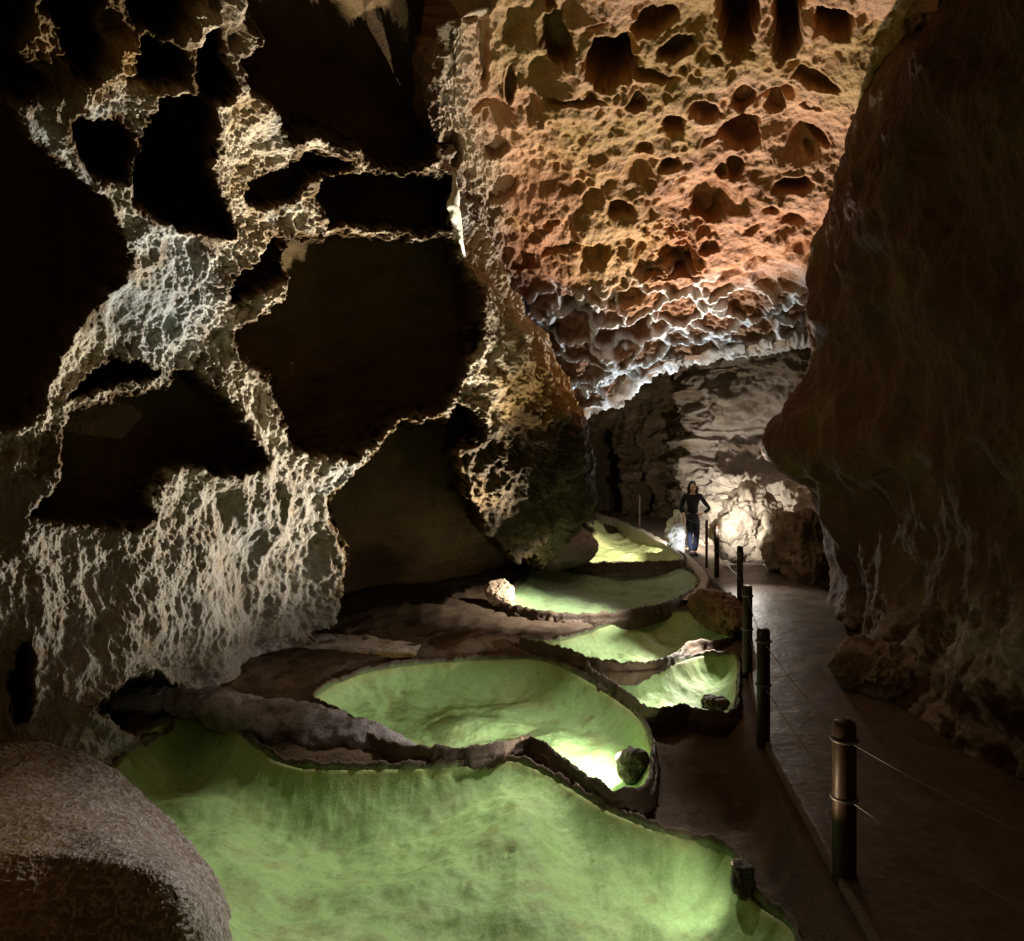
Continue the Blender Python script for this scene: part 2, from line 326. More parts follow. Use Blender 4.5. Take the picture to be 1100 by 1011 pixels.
def build_ceiling():
    NU, NV = int(800 * Q), int(840 * Q)
    P, px, py, n = patch(CEIL_NET, NU, NV)
    w1 = fbm(P, 1.6, 4, 105) * 5; w2 = fbm(P + 9, 1.6, 4, 106) * 5
    qx, qy = px + w1 + fbm(P, 7, 2, 107) * 2, py + w2
    d = fbm(P, .55, 3, 101) * .35 + fbm(P * np.array([.7, .7, 1.2]), 1.5, 4, 102) * .22
    pitd = np.zeros(len(P)); deep = np.zeros(len(P)); wob = fbm(P, 2.2, 5, 108, .62) * .62; soft = .15 + .55 * sstep(-.4, .4, fbm(P, 1.1, 2, 109))
    for cx, cy, rx, ry, a, k in PITS:
        if k < 1.15: rx, ry, k = rx * .88, ry * .85, k * .8
        m = np.where((np.abs(qx - cx) < 90) & (np.abs(qy - cy) < 90))[0]
        dx, dy = qx[m] - cx, qy[m] - cy; ca, sa = math.cos(a), math.sin(a)
        r = np.sqrt(((dx * ca + dy * sa) / rx) ** 2 + ((-dx * sa + dy * ca) / ry) ** 2) + wob[m]
        sz = (rx + ry) / 2 / F * P[m, 1]
        pitd[m] -= k * (.5 + k * .5) * sz * 2.6 * sstep(1.12, 1.0 - soft[m], r)
        d[m] += .10 * k * np.exp(-((r - 1.25) / .22) ** 2) * sz
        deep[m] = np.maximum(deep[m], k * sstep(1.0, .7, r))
    band = sstep(285, 330, py + w1 * 3 - (px - 700) * -.05) * sstep(8, -4, py - (448 - (px - 620) * .42 + 10 * (px > 800)))
    # scalloped cupules everywhere, a net of blades in the pale band
    q = P * np.array([1.9, 1.2, 1.9]) + fbm(P, 1.2, 3, 111)[:, None] * .5
    a1, a2, _ = worley(q, 11)
    scal = sstep(.6, .15, a1) * sstep(-.3, .3, fbm(P, .8, 2, 114))
    d -= .26 * scal * (1 - band * .5)
    q2 = P * np.array([4.2, 2.6, 4.2]) + fbm(P, 3, 3, 112)[:, None] * .6
    b1, b2, _ = worley(q2, 12)
    d -= .09 * sstep(.5, .15, b1) * sstep(-.1, .35, fbm(P, 1.3, 2, 115))
    q3 = P * np.array([1.25, .9, 2.3]) + fbm(P, 1.8, 3, 113)[:, None] * .55
    c1, c2, _ = worley(q3, 13); blade = sstep(.22, .02, c2 - c1)
    d += band * (.15 * blade - .06 + .22 * fbm(P, 1.5, 4, 116)) + sstep(.2, .8, band) * sstep(300, 420, py + (px - 620) * .42) * .07 * fbm(P * np.array([1, 1, 1.5]), 3.2, 4, 117, .6, True)
    rid = fbm(P * np.array([1, .8, 1]), 5, 5, 121, .6, True)
    d += .032 * rid + .05 * fbm(P * np.array([1.6, 1, .8]), 1.7, 4, 126, .5, True) + .012 * fbm(P, 16, 3, 122) + band * .05 * fbm(P, 6, 3, 123, .6, True)
    frill = sstep(60, 0, np.abs(px - 480)) * sstep(210, 150, py) + sstep(560, 520, px) * sstep(100, 200, py)
    d += np.clip(frill, 0, 1) * .09 * fbm(P * np.array([1.4, 1, 1]), 6, 4, 125, .65, True)
    # the black gap high up beside the crest
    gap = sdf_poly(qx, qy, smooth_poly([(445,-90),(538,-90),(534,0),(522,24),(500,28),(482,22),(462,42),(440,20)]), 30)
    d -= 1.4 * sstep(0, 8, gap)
    ray = P - np.array([0, 0, CAMZ]); ray /= np.linalg.norm(ray, axis=1)[:, None]
    back = -.6 * ray + .4 * n; back /= np.linalg.norm(back, axis=1)[:, None]
    out = P + n * d[:, None] + back * pitd[:, None]
    t = fbm(P, .9, 4, 131); u = fbm(P, 2.2, 4, 132)
    col = np.tile(np.array([.50, .28, .14]), (len(P), 1))
    col = mixc(col, (.36, .22, .06), np.clip(sstep(.0, .35, t) + sstep(110, 30, np.hypot(px - 650, (py - 175) * 1.1)) * .8, 0, 1) * .85)
    col = mixc(col, (.42, .30, .11), sstep(70, 20, np.hypot(px - 560, py - 45)) * .7)
    rust = sstep(120, 260, py + u * 70 + (px - 700) * .12)
    col = mixc(col, (.30, .125, .05), rust * .9)
    col = mixc(col, (.33, .21, .07), sstep(80, 30, np.hypot(px - 660, (py - 265))) * .7)
    col = mixc(col, (.42, .34, .24), np.clip(frill, 0, 1) * .8)
    col = mixc(col, (.018, .011, .005), sstep(446, 425, px) * sstep(260, 180, py))  # left extension painted near black so lamp light on it hardly shows
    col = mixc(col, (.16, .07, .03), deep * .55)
    col = mixc(col, (.66, .66, .66), band * np.clip(blade * 1.2 + sstep(0, .6, u) * .35, 0, 1))
    col = mixc(col, (.14, .075, .035), band * (1 - blade) * .55)
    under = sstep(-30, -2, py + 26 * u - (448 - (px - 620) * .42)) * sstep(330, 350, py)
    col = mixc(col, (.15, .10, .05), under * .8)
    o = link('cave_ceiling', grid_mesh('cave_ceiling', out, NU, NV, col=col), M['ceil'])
    tag(o, 'rusty orange cave ceiling full of round pits', 'ceiling', kind='structure')
build_ceiling()

# ---- the smooth reddish brown wall beside the path
RIGHT_NET = [
 [(1080,-90,11),(1045,-90,7.6),(1060,-90,6.6),(1130,-90,5.9),(1300,-90,4.8)],
 [(1040,10,11.5),(1005,10,8.0),(1030,10,7.0),(1110,10,6.1),(1300,10,4.9)],
 [(980,60,12),(958,60,8.4),(1010,60,7.2),(1110,60,6.2),(1300,60,5.0)],
 [(935,140,12.5),(915,140,9.0),(990,140,7.6),(1110,140,6.3),(1300,140,5.0)],
 [(905,230,13),(888,230,9.8),(980,230,8.0),(1110,230,6.5),(1300,230,5.1)],
 [(905,320,14),(878,320,10.8),(975,320,8.5),(1110,320,6.6),(1300,320,5.2)],
 [(905,400,15),(876,400,12.0),(965,400,9.2),(1110,400,6.7),(1300,400,5.2)],
 [(860,478,16),(818,478,13.2),(940,478,9.8),(1110,478,6.8),(1300,478,5.2)],
 [(900,530,16),(866,530,13.4),(960,530,9.9),(1110,530,6.9),(1300,530,5.2)],
 [(915,600,16),(890,600,13.2),(975,600,9.8),(1110,600,6.9),(1300,600,5.2)],
 [(930,660,15),(906,655,12.4),(985,660,9.4),(1110,670,6.9),(1300,680,5.2)],
 [(960,745,12),(938,730,9.9),(1010,780,8.2),(1110,835,6.9),(1300,950,5.3)],
 [(960,800,12),(942,770,9.9),(1010,830,8.2),(1110,900,6.9),(1300,1020,5.3)],
]
def build_right_wall():
    NU, NV = int(620 * Q), int(330 * Q)
    P, px, py, n = patch(RIGHT_NET, NU, NV)
    d = fbm(P, .5, 3, 201) * .35 + fbm(P * np.array([1, 1, .6]), 1.6, 4, 202) * .12 + fbm(P * np.array([1, 1, .8]), 4, 5, 203, .6) * .06 + fbm(P, 14, 3, 204) * .015
    a1, _, _ = worley(P * 1.3, 21); d -= .12 * sstep(.7, .2, a1)
    low = sstep(610, 700, py); d += low * .14 * fbm(P, 3.2, 4, 205, .6, True)
    d += .10 * np.exp(-((px - (872 + (py - 480) * .33)) / 5) ** 2) * sstep(480, 500, py) * sstep(600, 560, py)
    out = P + n * d[:, None]
    col = np.tile(np.array([.066, .030, .011]), (len(P), 1))
    t = fbm(P, .9, 4, 211)
    col = mixc(col, (.085, .05, .016), sstep(0, .4, t)); col = mixc(col, (.05, .02, .010), sstep(.1, .5, fbm(P, 2, 4, 212)) * .8)
    col = mixc(col, (.30, .26, .23), low * sstep(.1, .5, fbm(P * np.array([1, 1, .7]), 3.2, 4, 205, .6, True)) * .8)
    o = link('cave_wall_beside_path', grid_mesh('cave_wall_beside_path', out, NU, NV, col=col), M['right'])
    tag(o, 'dark reddish brown smooth wall rising beside the concrete path', 'cave wall', kind='structure')
build_right_wall()

# ---- the passage wall at the far end
BACK_NET = [
 [(560,300,23),(640,300,23),(710,290,22),(770,280,20),(830,280,18.5),(920,280,17.5)],
 [(560,390,25),(640,390,25),(710,380,23),(770,370,21),(830,370,19),(920,370,18)],
 [(560,430,26),(640,430,26),(715,425,24),(765,420,21.5),(820,410,19.5),(920,410,18.5)],
 [(560,480,27),(640,480,27),(715,480,25),(750,480,22),(815,470,20.5),(920,470,19)],
 [(560,530,27),(640,530,27),(715,530,25),(765,525,20.5),(815,520,18.6),(920,520,17.2)],
 [(560,560,26),(640,560,25),(715,560,24.5),(775,560,19.6),(820,560,17.8),(920,560,16.2)],
 [(560,590,25),(640,590,23),(715,600,20.5),(790,600,18.9),(830,612,16.8),(920,640,14.5)],
 [(560,610,25),(640,610,23),(715,625,20.5),(790,640,18.9),(830,660,16.8),(920,700,14.5)],
]
def build_back_wall():
    NU, NV = int(440 * Q), int(420 * Q)
    P, px, py, n = patch(BACK_NET, NU, NV)
    strata = fbm(P * np.array([.35, .35, 2.6]), 1.3, 4, 301)
    d = fbm(P, .5, 3, 302) * .5 + strata * .28 + fbm(P, 2.2, 4, 303, .55, True) * .12 + fbm(P, 7, 4, 304) * .04
    a1, a2, _ = worley(P * np.array([1.1, .8, 1.3]) + fbm(P, 1.5, 3, 305)[:, None] * .4, 31); d += .1 * sstep(.3, .02, a2 - a1) - .12 * sstep(.6, .1, a1) + .12 * fbm(P * np.array([1, 1, 2]), 1.4, 5, 309, .6, True)
    for c, k in (((650,520,16,60),1.5),((690,540,9,40),1.),((745,330,40,30),.6)):
        s = np.sqrt(((px - c[0]) / c[2]) ** 2 + ((py - c[1]) / c[3]) ** 2); d -= k * sstep(1.1, .6, s)
    out = P + n * d[:, None]
    col = np.tile(np.array([.15, .115, .085]), (len(P), 1)); col = mixc(col, (.34, .29, .25), sstep(395, 450, py + fbm(P, 1.2, 4, 310) * 40) * sstep(725, 760, px + fbm(P, 1.2, 3, 311) * 25))  # lamp reach put into the colour: dim above and left, lighter low right
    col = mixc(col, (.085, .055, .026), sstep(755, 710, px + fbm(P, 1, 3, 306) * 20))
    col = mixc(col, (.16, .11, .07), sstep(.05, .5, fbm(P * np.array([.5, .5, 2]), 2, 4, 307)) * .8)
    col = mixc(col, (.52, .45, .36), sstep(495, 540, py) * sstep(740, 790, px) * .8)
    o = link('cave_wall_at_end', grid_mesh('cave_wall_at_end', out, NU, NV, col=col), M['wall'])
    tag(o, 'layered grey rock closing the passage behind the walker', 'cave wall', kind='structure')
build_back_wall()

# ================================================================== FLOOR, POOLS, PATH
POOLS = [  # outline seen in the photo, rim height, depth, wall softness
 dict(k='near', z=-.24, dep=.48, w=.24, pts=[(114,838),(128,815),(148,790),(175,772),(205,764),(235,770),(262,788),(288,806),(325,819),(400,821),(480,819),(530,813),(560,814),(600,834),(640,857),(690,880),(738,894),(775,905),(792,920),(802,945),(822,968),(850,990),(862,1030),(870,1130),(860,1260),(500,1320),(250,1300),(225,1150),(240,1011),(222,965),(190,920),(155,880)]),
 dict(k='second', z=-.12, dep=.42, w=.20, pts=[(338,745),(360,730),(390,719),(430,712),(500,706),(560,704),(592,709),(625,724),(660,745),(685,765),(698,790),(698,820),(692,842),(668,849),(645,839),(620,823),(600,808),(582,795),(562,791),(530,800),(480,803),(430,799),(400,789),(375,768),(348,753)]),
 dict(k='third', z=-.02, dep=.34, w=.16, pts=[(632,713),(660,711),(690,714),(720,710),(745,702),(775,700),(792,704),(792,740),(788,762),(760,763),(735,758),(705,763),(690,756),(672,741),(650,727)]),
 dict(k='fourth', z=.03, dep=.30, w=.16, pts=[(560,684),(600,684),(640,673),(680,661),(710,655),(745,655),(770,664),(786,680),(778,687),(740,690),(724,703),(690,711),(645,710),(612,697),(580,690)]),
 dict(k='fifth', z=.15, dep=.30, w=.5, pts=[(542,646),(552,632),(566,616),(590,608),(640,605),(690,604),(722,606),(742,612),(750,620),(744,632),(725,643),(695,652),(660,658),(620,659),(580,656)]),
 dict(k='sixth', z=.27, dep=.25, w=.3, pts=[(604,603),(612,592),(628,578),(640,570),(630,562),(645,556),(672,562),(700,574),(722,588),(735,600),(700,603),(650,605)]),
]
for p in POOLS:
    s = smooth_poly(p['pts'], 3); p['w2'] = np.array([PZ(x, y, p['z']) for x, y in s])
PATH_L = [(1010,1150),(960,1050),(925,985),(885,915),(850,850),(818,790),(806,735),(800,690),(794,662),(776,634),(760,618),(752,606),(738,594),(716,581),(690,569),(650,556)]
PATH_R = [(1500,1150),(1350,1050),(1220,930),(1120,850),(1030,800),(960,755),(922,705),(906,668),(895,640),(868,618),(842,606),(815,597),(795,590),(775,580),(750,567),(715,552)]
def path_z(Y): return float(np.interp(Y, [0, 9, 13, 16, 18, 22, 26], [0, 0, .05, .12, .2, .3, .34]))
def on_path(x, y, lift=0.):
    z = 0.
    for _ in range(12): z = path_z(PZ(x, y, z)[1])
    X, Y = PZ(x, y, z); return Vector((X, Y, z + lift))
def resample(pts, step):
    pts = np.array(pts, float); e = np.linalg.norm(np.diff(pts, axis=0), axis=1); s = np.concatenate([[0], np.cumsum(e)])
    t = np.arange(0, s[-1], step); return np.stack([np.interp(t, s, pts[:, k]) for k in range(pts.shape[1])], 1)

def build_floor():
    NU, NV = int(560 * Q), int(460 * Q)
    Ys = np.linspace(1.5, 27, NU) ** 1.0; ys = 1.5 * (27 / 1.5) ** np.linspace(0, 1, NU)
    a = np.linspace(-1.15, 1.05, NV)
    YY, A = np.meshgrid(ys, a, indexing='ij'); XX = A * (YY * .85 + 2)
    X, Y = XX.ravel(), YY.ravel(); P = np.stack([X, Y, X * 0], 1)
    z = np.interp(Y, [0, 6.5, 8, 9.5, 10.5, 12.5, 16, 19, 27], [-.42, -.42, -.3, -.2, -.08, .0, .1, .18, .3]) + fbm(P, .8, 4, 401) * .08 + fbm(P, 3, 4, 402, .55, True) * .05 + fbm(P, 9, 3, 403) * .015
    for p in POOLS:
        s = sdf_poly(X, Y, p['w2'], 1.0)
        z = np.where(s > -.03, np.minimum(z, p['z'] - p['dep'] - .35), z)
        r = sstep(-.3, -.05, s) * (s <= -.03); z = np.where(r > 0, z * (1 - r) + (np.minimum(z, p['z'] - .12)) * r, z)
    L = np.array([on_path(*q)[:2] for q in PATH_L]); R = np.array([on_path(*q)[:2] for q in PATH_R])
    s = sdf_poly(X, Y, np.concatenate([L, R[::-1]]), 1.0)
    pz = np.interp(Y, [0, 9, 13, 16, 18, 22, 26], [0, 0, .05, .12, .2, .3, .34])
    r = sstep(-.35, -.05, s); z = z * (1 - r) + (pz - .06) * r; z = np.where(s > -.05, pz - .06, z)
    P[:, 2] = z
    col = np.tile(np.array([.065, .042, .025]), (len(P), 1)); col = mixc(col, (.11, .075, .04), sstep(0, .5, fbm(P, 1.5, 4, 411)))
    o = link('cave_floor', grid_mesh('cave_floor', P, NU, NV, col=col), M['floor'])
    tag(o, 'dark bare rock floor between the pools', 'floor', kind='structure')
    # walkway slab
    l3, r3 = resample([on_path(*q) for q in PATH_L], .1), resample([on_path(*q) for q in PATH_R], .1)
    n = 260; tt = np.linspace(0, 1, n)
    l3 = np.stack([np.interp(tt, np.linspace(0, 1, len(l3)), l3[:, k]) for k in range(3)], 1); r3 = np.stack([np.interp(tt, np.linspace(0, 1, len(r3)), r3[:, k]) for k in range(3)], 1)
    m = 40; G = l3[:, None] * (1 - np.linspace(0, 1, m))[None, :, None] + r3[:, None] * np.linspace(0, 1, m)[None, :, None]
    G = G.reshape(-1, 3); G[:, 2] += fbm(G, 1.5, 3, 421) * .012 + fbm(G, 6, 3, 422) * .004
    G = G.reshape(n, m, 3); sk = G[:, :1].copy(); sk[:, :, 2] -= .15; sk2 = G[:, -1:].copy(); sk2[:, :, 2] -= .15
    G = np.concatenate([sk, G, sk2], 1)
    o = link('concrete_path', grid_mesh('concrete_path', G.reshape(-1, 3), n, m + 2), M['path'])
    tag(o, 'grey concrete walkway curving past the pools', 'path', kind='structure')
    # pale kerb that edges the fifth pool
    K = resample([on_path(*q) for q in [(640,553),(665,561),(692,573),(716,586),(736,600),(750,612),(756,624),(750,638),(738,648)]], .06)
    T = np.gradient(K, axis=0); T /= np.linalg.norm(T, axis=1)[:, None]; Nn = np.stack([-T[:, 1], T[:, 0], T[:, 2] * 0], 1)
    prof = [(-.1,-.3),(-.1,.03),(-.085,.055),(.085,.055),(.1,.03),(.1,-.1)]
    G = np.stack([K + Nn * o_ + np.array([0, 0, u]) for o_, u in prof], 1)
    G += (fbm(G.reshape(-1, 3), 3, 3, 431) * .02).reshape(G.shape[0], -1)[:, :, None]
    o = link('path_kerb', grid_mesh('path_kerb', G.reshape(-1, 3), G.shape[0], G.shape[1]), M['kerb'], smooth=False)
    tag(o, 'pale concrete kerb curving round the two back pools', 'kerb', kind='structure')
build_floor()

POOL_LABEL = dict(
 near='largest green lined rimstone pool beside the rounded granular boulder',
 second='green lined rimstone pool with a steep scalloped back wall, just above the largest one',
 third='small green pool against the dark post bank with a dark wedge in its corner',
 fourth='narrow green pool directly under the brown rim of the round pool',
 fifth='round still pool of dark grey green water inside the curved kerb',
 sixth='yellow lit terrace pool at the very back, below the thin rail posts')
def build_pool(p, i):
    w = p['w2']; lo, hi = w.min(0) - .1, w.max(0) + .1
    c = w.mean(0); root = empty('rimstone_pool', (c[0], c[1], p['z'] - p['dep']), POOL_LABEL[p['k']], 'rimstone pool', 'green rimstone pools stepping down the cave')
    cell = max(.014, w[:, 1].mean() / F * 1.3) / Q
    nu, nv = int((hi[0] - lo[0]) / cell), int((hi[1] - lo[1]) / cell)
    X, Y = np.meshgrid(np.linspace(lo[0], hi[0], nu), np.linspace(lo[1], hi[1], nv), indexing='ij'); X, Y = X.ravel(), Y.ravel()
    P = np.stack([X, Y, X * 0 + i * 3], 1)
    s = sdf_poly(X + fbm(P, 2.5, 3, 500) * .05, Y + fbm(P, 2.5, 3, 501) * .05, w, 2.0)
    sp = np.maximum(s, 0)
    dune = fbm(P, .75, 2, 510 + i) * .30 + fbm(P, 1.9, 3, 520 + i) * .09
    if p['k'] == 'near':
        for (qx, qy, sx, sy, h) in ((560,850,.35,1.0,.16),(210,830,.5,.3,.16),(400,900,.9,.3,.10),(290,850,.35,.5,-.12),(690,930,.5,.5,.06)):
            a, b_ = PZ(qx, qy, p['z']); dune += h * np.exp(-((X - a) / sx) ** 2 - ((Y - b_) / sy) ** 2)
    z = p['z'] - p['dep'] * (1 - np.exp(-sp / p['w'])) + dune * np.clip(sp / .5, 0, 1) * min(1, p['dep'] / .35)
    z += (fbm(P, 4, 4, 530, .5) * .026 + fbm(P, 9, 3, 531) * .009 + fbm(P, 14, 4, 540, .6, True) * .006) * np.clip(sp / .08, 0.2, 1)
    z = np.minimum(z, p['z'] - .05)
    z[s < 0] = p['z'] - .11
    P[:, 2] = z
    base = dict(near=(.28,.45,.17), second=(.28,.46,.18), third=(.33,.50,.23), fourth=(.37,.54,.26), fifth=(.40,.50,.30), sixth=(.50,.56,.24))[p['k']]
    col = np.tile(np.array(base), (len(P), 1)); t = fbm(P, 1.4, 4, 550 + i); t2 = fbm(P, 4.5, 4, 560 + i)
    col = mixc(col, np.array(base) * np.array([1.35, 1.15, 1.35]), sstep(.05, .5, t) * .7)
    col = mixc(col, (.21, .22, .07), sstep(.05, .5, t2) * .45)
    col = mixc(col, (.10, .11, .04), sstep(.45, .7, fbm(P, 9, 3, 570)) * .5)
    col = mixc(col, (.30, .24, .08), sstep(.12, .0, s) * .5)
    link('bed', grid_mesh('bed', P, nu, nv, keep=s > -.05, col=col), M['green'], root)
    # rim: a lumpy lip swept round the outline with a skirt dropping to the next terrace
    K = resample(np.concatenate([w, w[:1]]), max(.022, cell)); T = np.roll(K, -1, 0) - np.roll(K, 1, 0); T /= np.linalg.norm(T, axis=1)[:, None] + 1e-9
    area = np.sum(w[:, 0] * np.roll(w[:, 1], -1) - np.roll(w[:, 0], -1) * w[:, 1]); sg = 1 if area > 0 else -1
    Nn = np.stack([T[:, 1], -T[:, 0]], 1) * sg
    for _ in range(8): Nn = (np.roll(Nn, 1, 0) + Nn + np.roll(Nn, -1, 0)) / 3
    prof = [(-.05,-.30),(-.035,-.12),(-.02,-.045),(-.005,-.012),(.015,.005),(.04,.012),(.065,.004),(.085,-.02),(.10,-.055),(.11,-.10),(.12,-.16),(.13,-.24),(.14,-.34),(.15,-.46)]
    sc = dict(near=.36, second=.38, third=.4, fourth=.42, fifth=.7, sixth=.5)[p['k']]
    wv = 1 + .45 * fbm(np.stack([K[:, 0], K[:, 1], K[:, 0] * 0], 1), 1.6, 3, 580)
    G = np.stack([np.concatenate([K + Nn * (o_ * sc * wv)[:, None], (p['z'] + u * (wv if u >= -.1 else wv * 0 + .6))[:, None]], 1) for o_, u in prof], 1)
    flat = G.reshape(-1, 3); nn = np.repeat(Nn, len(prof), 0); am = np.tile(np.linspace(.4, 1.3, len(prof)), len(K))
    dd = (fbm(flat * np.array([1, 1, .6]), 6, 4, 590, .6, True) * .022 + fbm(flat, 22, 3, 591) * .012) * am
    jag = (fbm(flat * np.array([1, 1, 0]), 7, 4, 592, .65) * .05 + fbm(flat * np.array([1, 1, 0]), 30, 2, 593) * .015) * np.tile(np.array([0, .2, .6, 1, 1, 1, 1, .9, .7, .5, .3, .1, 0, 0]), len(K))
    flat = flat + np.concatenate([nn * dd[:, None], (dd * .35 + jag)[:, None]], 1)
    cr = np.tile(np.array([.07, .045, .028]), (len(flat), 1)); idx = np.tile(np.arange(len(prof)), len(K))
    cr = mixc(cr, (.15, .10, .055), sstep(.15, .5, fbm(flat, 3, 3, 595)) * .6)
    cr = mixc(cr, np.array(base) * .5, (idx < 3) * .8)
    link('rim', grid_mesh('rim', np.concatenate([flat, flat[:len(prof)]]), len(K) + 1, len(prof), col=np.concatenate([cr, cr[:len(prof)]])), M['rim'], root)
    if p['k'] == 'fifth':
        q = grid_mesh('water', np.stack([X, Y, X * 0 + p['z'] - .045], 1), nu, nv, keep=s > -.02)
        link('water', q, M['water'], root)
for i, p in enumerate(POOLS): build_pool(p, i)

# ---- rocks
def blob(name, loc, size, rot=0, seed=0, mat='rim', col=(.3, .25, .2), col2=None, amp=.25, sub=5, label='', cat='rock', group=None, box=0., fine=.04, sc=2.2, parent=None):
    bm = bmesh.new(); bmesh.ops.create_icosphere(bm, subdivisions=sub, radius=1)
    P = np.array([v.co for v in bm.verts]); me = bm_mesh(name, bm)
    if box > 0:
        m = np.max(np.abs(P), 1); P = P * (1 - box) + (P / m[:, None]) * box * .9
    n = P / np.linalg.norm(P, axis=1)[:, None]
    W = P * np.array(size); sm = min(size); sft = W + seed * 7.3
    d = fbm(sft, sc / (sum(size) / 3) * .5, 3, seed) * amp * sm + fbm(sft, sc * 3, 4, seed + 3, .6, True) * fine + fbm(sft, sc * 9, 3, seed + 5) * fine * .35
    W = W + n * d[:, None]; c, s_ = math.cos(rot), math.sin(rot)
    W = np.stack([W[:, 0] * c - W[:, 1] * s_, W[:, 0] * s_ + W[:, 1] * c, W[:, 2] + size[2] * .8], 1)
    me.vertices.foreach_set('co', W.astype(np.float32).ravel()); me.update()
    cc = np.tile(np.array(col), (len(W), 1)); cc = mixc(cc, col2 or np.array(col) * .5, sstep(-.1, .5, fbm(sft, sc, 4, seed + 9)))
    set_col(me, cc)
    o = link(name, me, M[mat]); o.location = loc
    return tag(o, label, cat, group)
def boulder():
    net = [
     [(-140,790,7.6),(0,793,7.6),(60,800,7.5),(112,820,7.3),(160,858,6.9),(205,905,6.4),(240,955,6.0),(262,1010,5.7)],
     [(-140,812,7.0),(0,815,7.0),(60,823,6.9),(110,842,6.6),(152,878,6.2),(194,926,5.8),(234,970,5.5),(252,1020,5.3)],
     [(-140,858,5.9),(0,860,5.8),(60,866,5.7),(106,882,5.5),(147,906,5.3),(188,932,5.15),(222,982,5.1),(240,1030,5.0)],
     [(-140,905,5.0),(0,905,4.95),(60,909,4.9),(108,915,4.85),(150,926,4.8),(190,946,4.8),(214,985,4.8),(226,1040,4.8)],
     [(-140,930,4.72),(0,930,4.7),(60,934,4.7),(108,940,4.68),(148,950,4.65),(184,966,4.65),(206,1000,4.65),(215,1060,4.65)],
     [(-140,1010,4.55),(0,1010,4.5),(60,1012,4.5),(108,1018,4.5),(145,1030,4.5),(176,1045,4.5),(198,1070,4.5),(208,1110,4.5)],
     [(-140,1150,4.5),(0,1150,4.45),(60,1150,4.45),(108,1160,4.45),(145,1170,4.45),(176,1180,4.45),(198,1200,4.45),(208,1220,4.45)],
    ]
    NU, NV = int(420 * Q), int(420 * Q); P, px, py, n = patch(net, NU, NV)
    d = fbm(P, 1.2, 3, 601) * .05 + fbm(P, 5, 4, 602) * .022 + fbm(P, 26, 3, 603, .6, True) * .008 + fbm(P, 60, 2, 604) * .004
    out = P + n * d[:, None]
    col = np.tile(np.array([.125, .092, .066]), (len(P), 1)); t = fbm(P, 2.4, 4, 611)
    col = mixc(col, (.24, .15, .06), sstep(120, 0, px + t * 60) * .8); col = mixc(col, (.40, .37, .36), sstep(.2, .6, fbm(P, 26, 3, 603, .6, True)) * .7)
    o = link('boulder', grid_mesh('boulder', out, NU, NV, col=col), M['boulder'])
    c = out.mean(0)
    tag(o, 'big rounded boulder with sparkling granular brown top and unlit front face', 'boulder')
boulder()
def slab():
    net = [
     [(262,700,12.2),(300,684,12.0),(360,676,11.8),(420,682,11.5),(455,690,11.2)],
     [(268,705,11.4),(290,688,11.2),(350,681,10.9),(415,687,10.6),(452,694,10.3)],
     [(272,715,10.7),(285,697,10.5),(345,690,10.2),(412,694,10.0),(449,697,9.95)],
     [(275,725,10.6),(284,706,10.38),(344,697,10.12),(412,700,9.9),(447,704,9.85)],
     [(280,745,10.7),(288,730,10.45),(346,718,10.2),(412,714,10.0),(444,712,9.98)],
     [(284,775,10.75),(292,765,10.5),(350,755,10.25),(412,740,10.1),(440,735,10.1)],
    ]
    net = [[(x, y, Y * 1.1) for x, y, Y in r] for r in net]; NU, NV = int(240 * Q), int(320 * Q); P, px, py, n = patch(net, NU, NV)
    d = fbm(P, 2, 3, 621) * .05 + fbm(P * np.array([1, 1, 3]), 6, 4, 622) * .02 + fbm(P, 20, 3, 623) * .008
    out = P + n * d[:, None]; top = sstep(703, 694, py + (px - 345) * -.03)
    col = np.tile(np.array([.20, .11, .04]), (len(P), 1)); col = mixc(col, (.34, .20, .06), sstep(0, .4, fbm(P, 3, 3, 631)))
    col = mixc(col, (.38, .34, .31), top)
    o = link('flowstone_ledge', grid_mesh('flowstone_ledge', out, NU, NV, col=col), M['wall'])
    tag(o, 'thin flat pale slab of rock lying behind the scalloped green pool', 'rock')
slab()
def mound():
    a = [(120,756,9.2),(185,748,9.4),(240,764,9.2),(300,779,8.85),(360,789,8.6),(410,797,8.4),(455,806,8.2)]
    K = resample([P3(*q) for q in a], .03)
    n = len(K); m = 60; T = np.gradient(K, axis=0); T /= np.linalg.norm(T, axis=1)[:, None]
    side = np.stack([T[:, 1], -T[:, 0], 0 * T[:, 0]], 1); side /= np.linalg.norm(side, axis=1)[:, None]
    th = np.linspace(0, 2 * PI, m, endpoint=False); t = np.linspace(0, 1, n)
    R = np.interp(t, [0, .1, .25, .6, .85, 1], [.05, .13, .19, .23, .17, .03])
    G = K[:, None] + R[:, None, None] * (side[:, None] * np.cos(th)[None, :, None] * 1.35 + np.array([0, 0, 1])[None, None] * np.sin(th)[None, :, None]); G = G.reshape(-1, 3)
    cen = np.repeat(K, m, 0); nn = G - cen; nn /= np.linalg.norm(nn, axis=1)[:, None] + 1e-9
    d = fbm(G, 2.4, 3, 641) * .12 + fbm(G, 8, 4, 642, .6, True) * .05 + fbm(G, 24, 3, 643) * .015
    out = G + nn * d[:, None] * np.repeat(np.clip(R / .2, .1, 1), m)[:, None]
    col = np.tile(np.array([.25, .23, .24]), (len(G), 1)); col = mixc(col, (.10, .08, .075), sstep(.0, .5, fbm(G, 4, 4, 651)))
    o = link('rock_ridge', grid_mesh('rock_ridge', out, n, m, col=col, wrap=True), M['wall'])
    tag(o, 'low rough grey ridge of rock between the largest pool and the scalloped pool', 'rock')
mound()
def at(x, y, Y): return Vector(P3(x, y, Y))
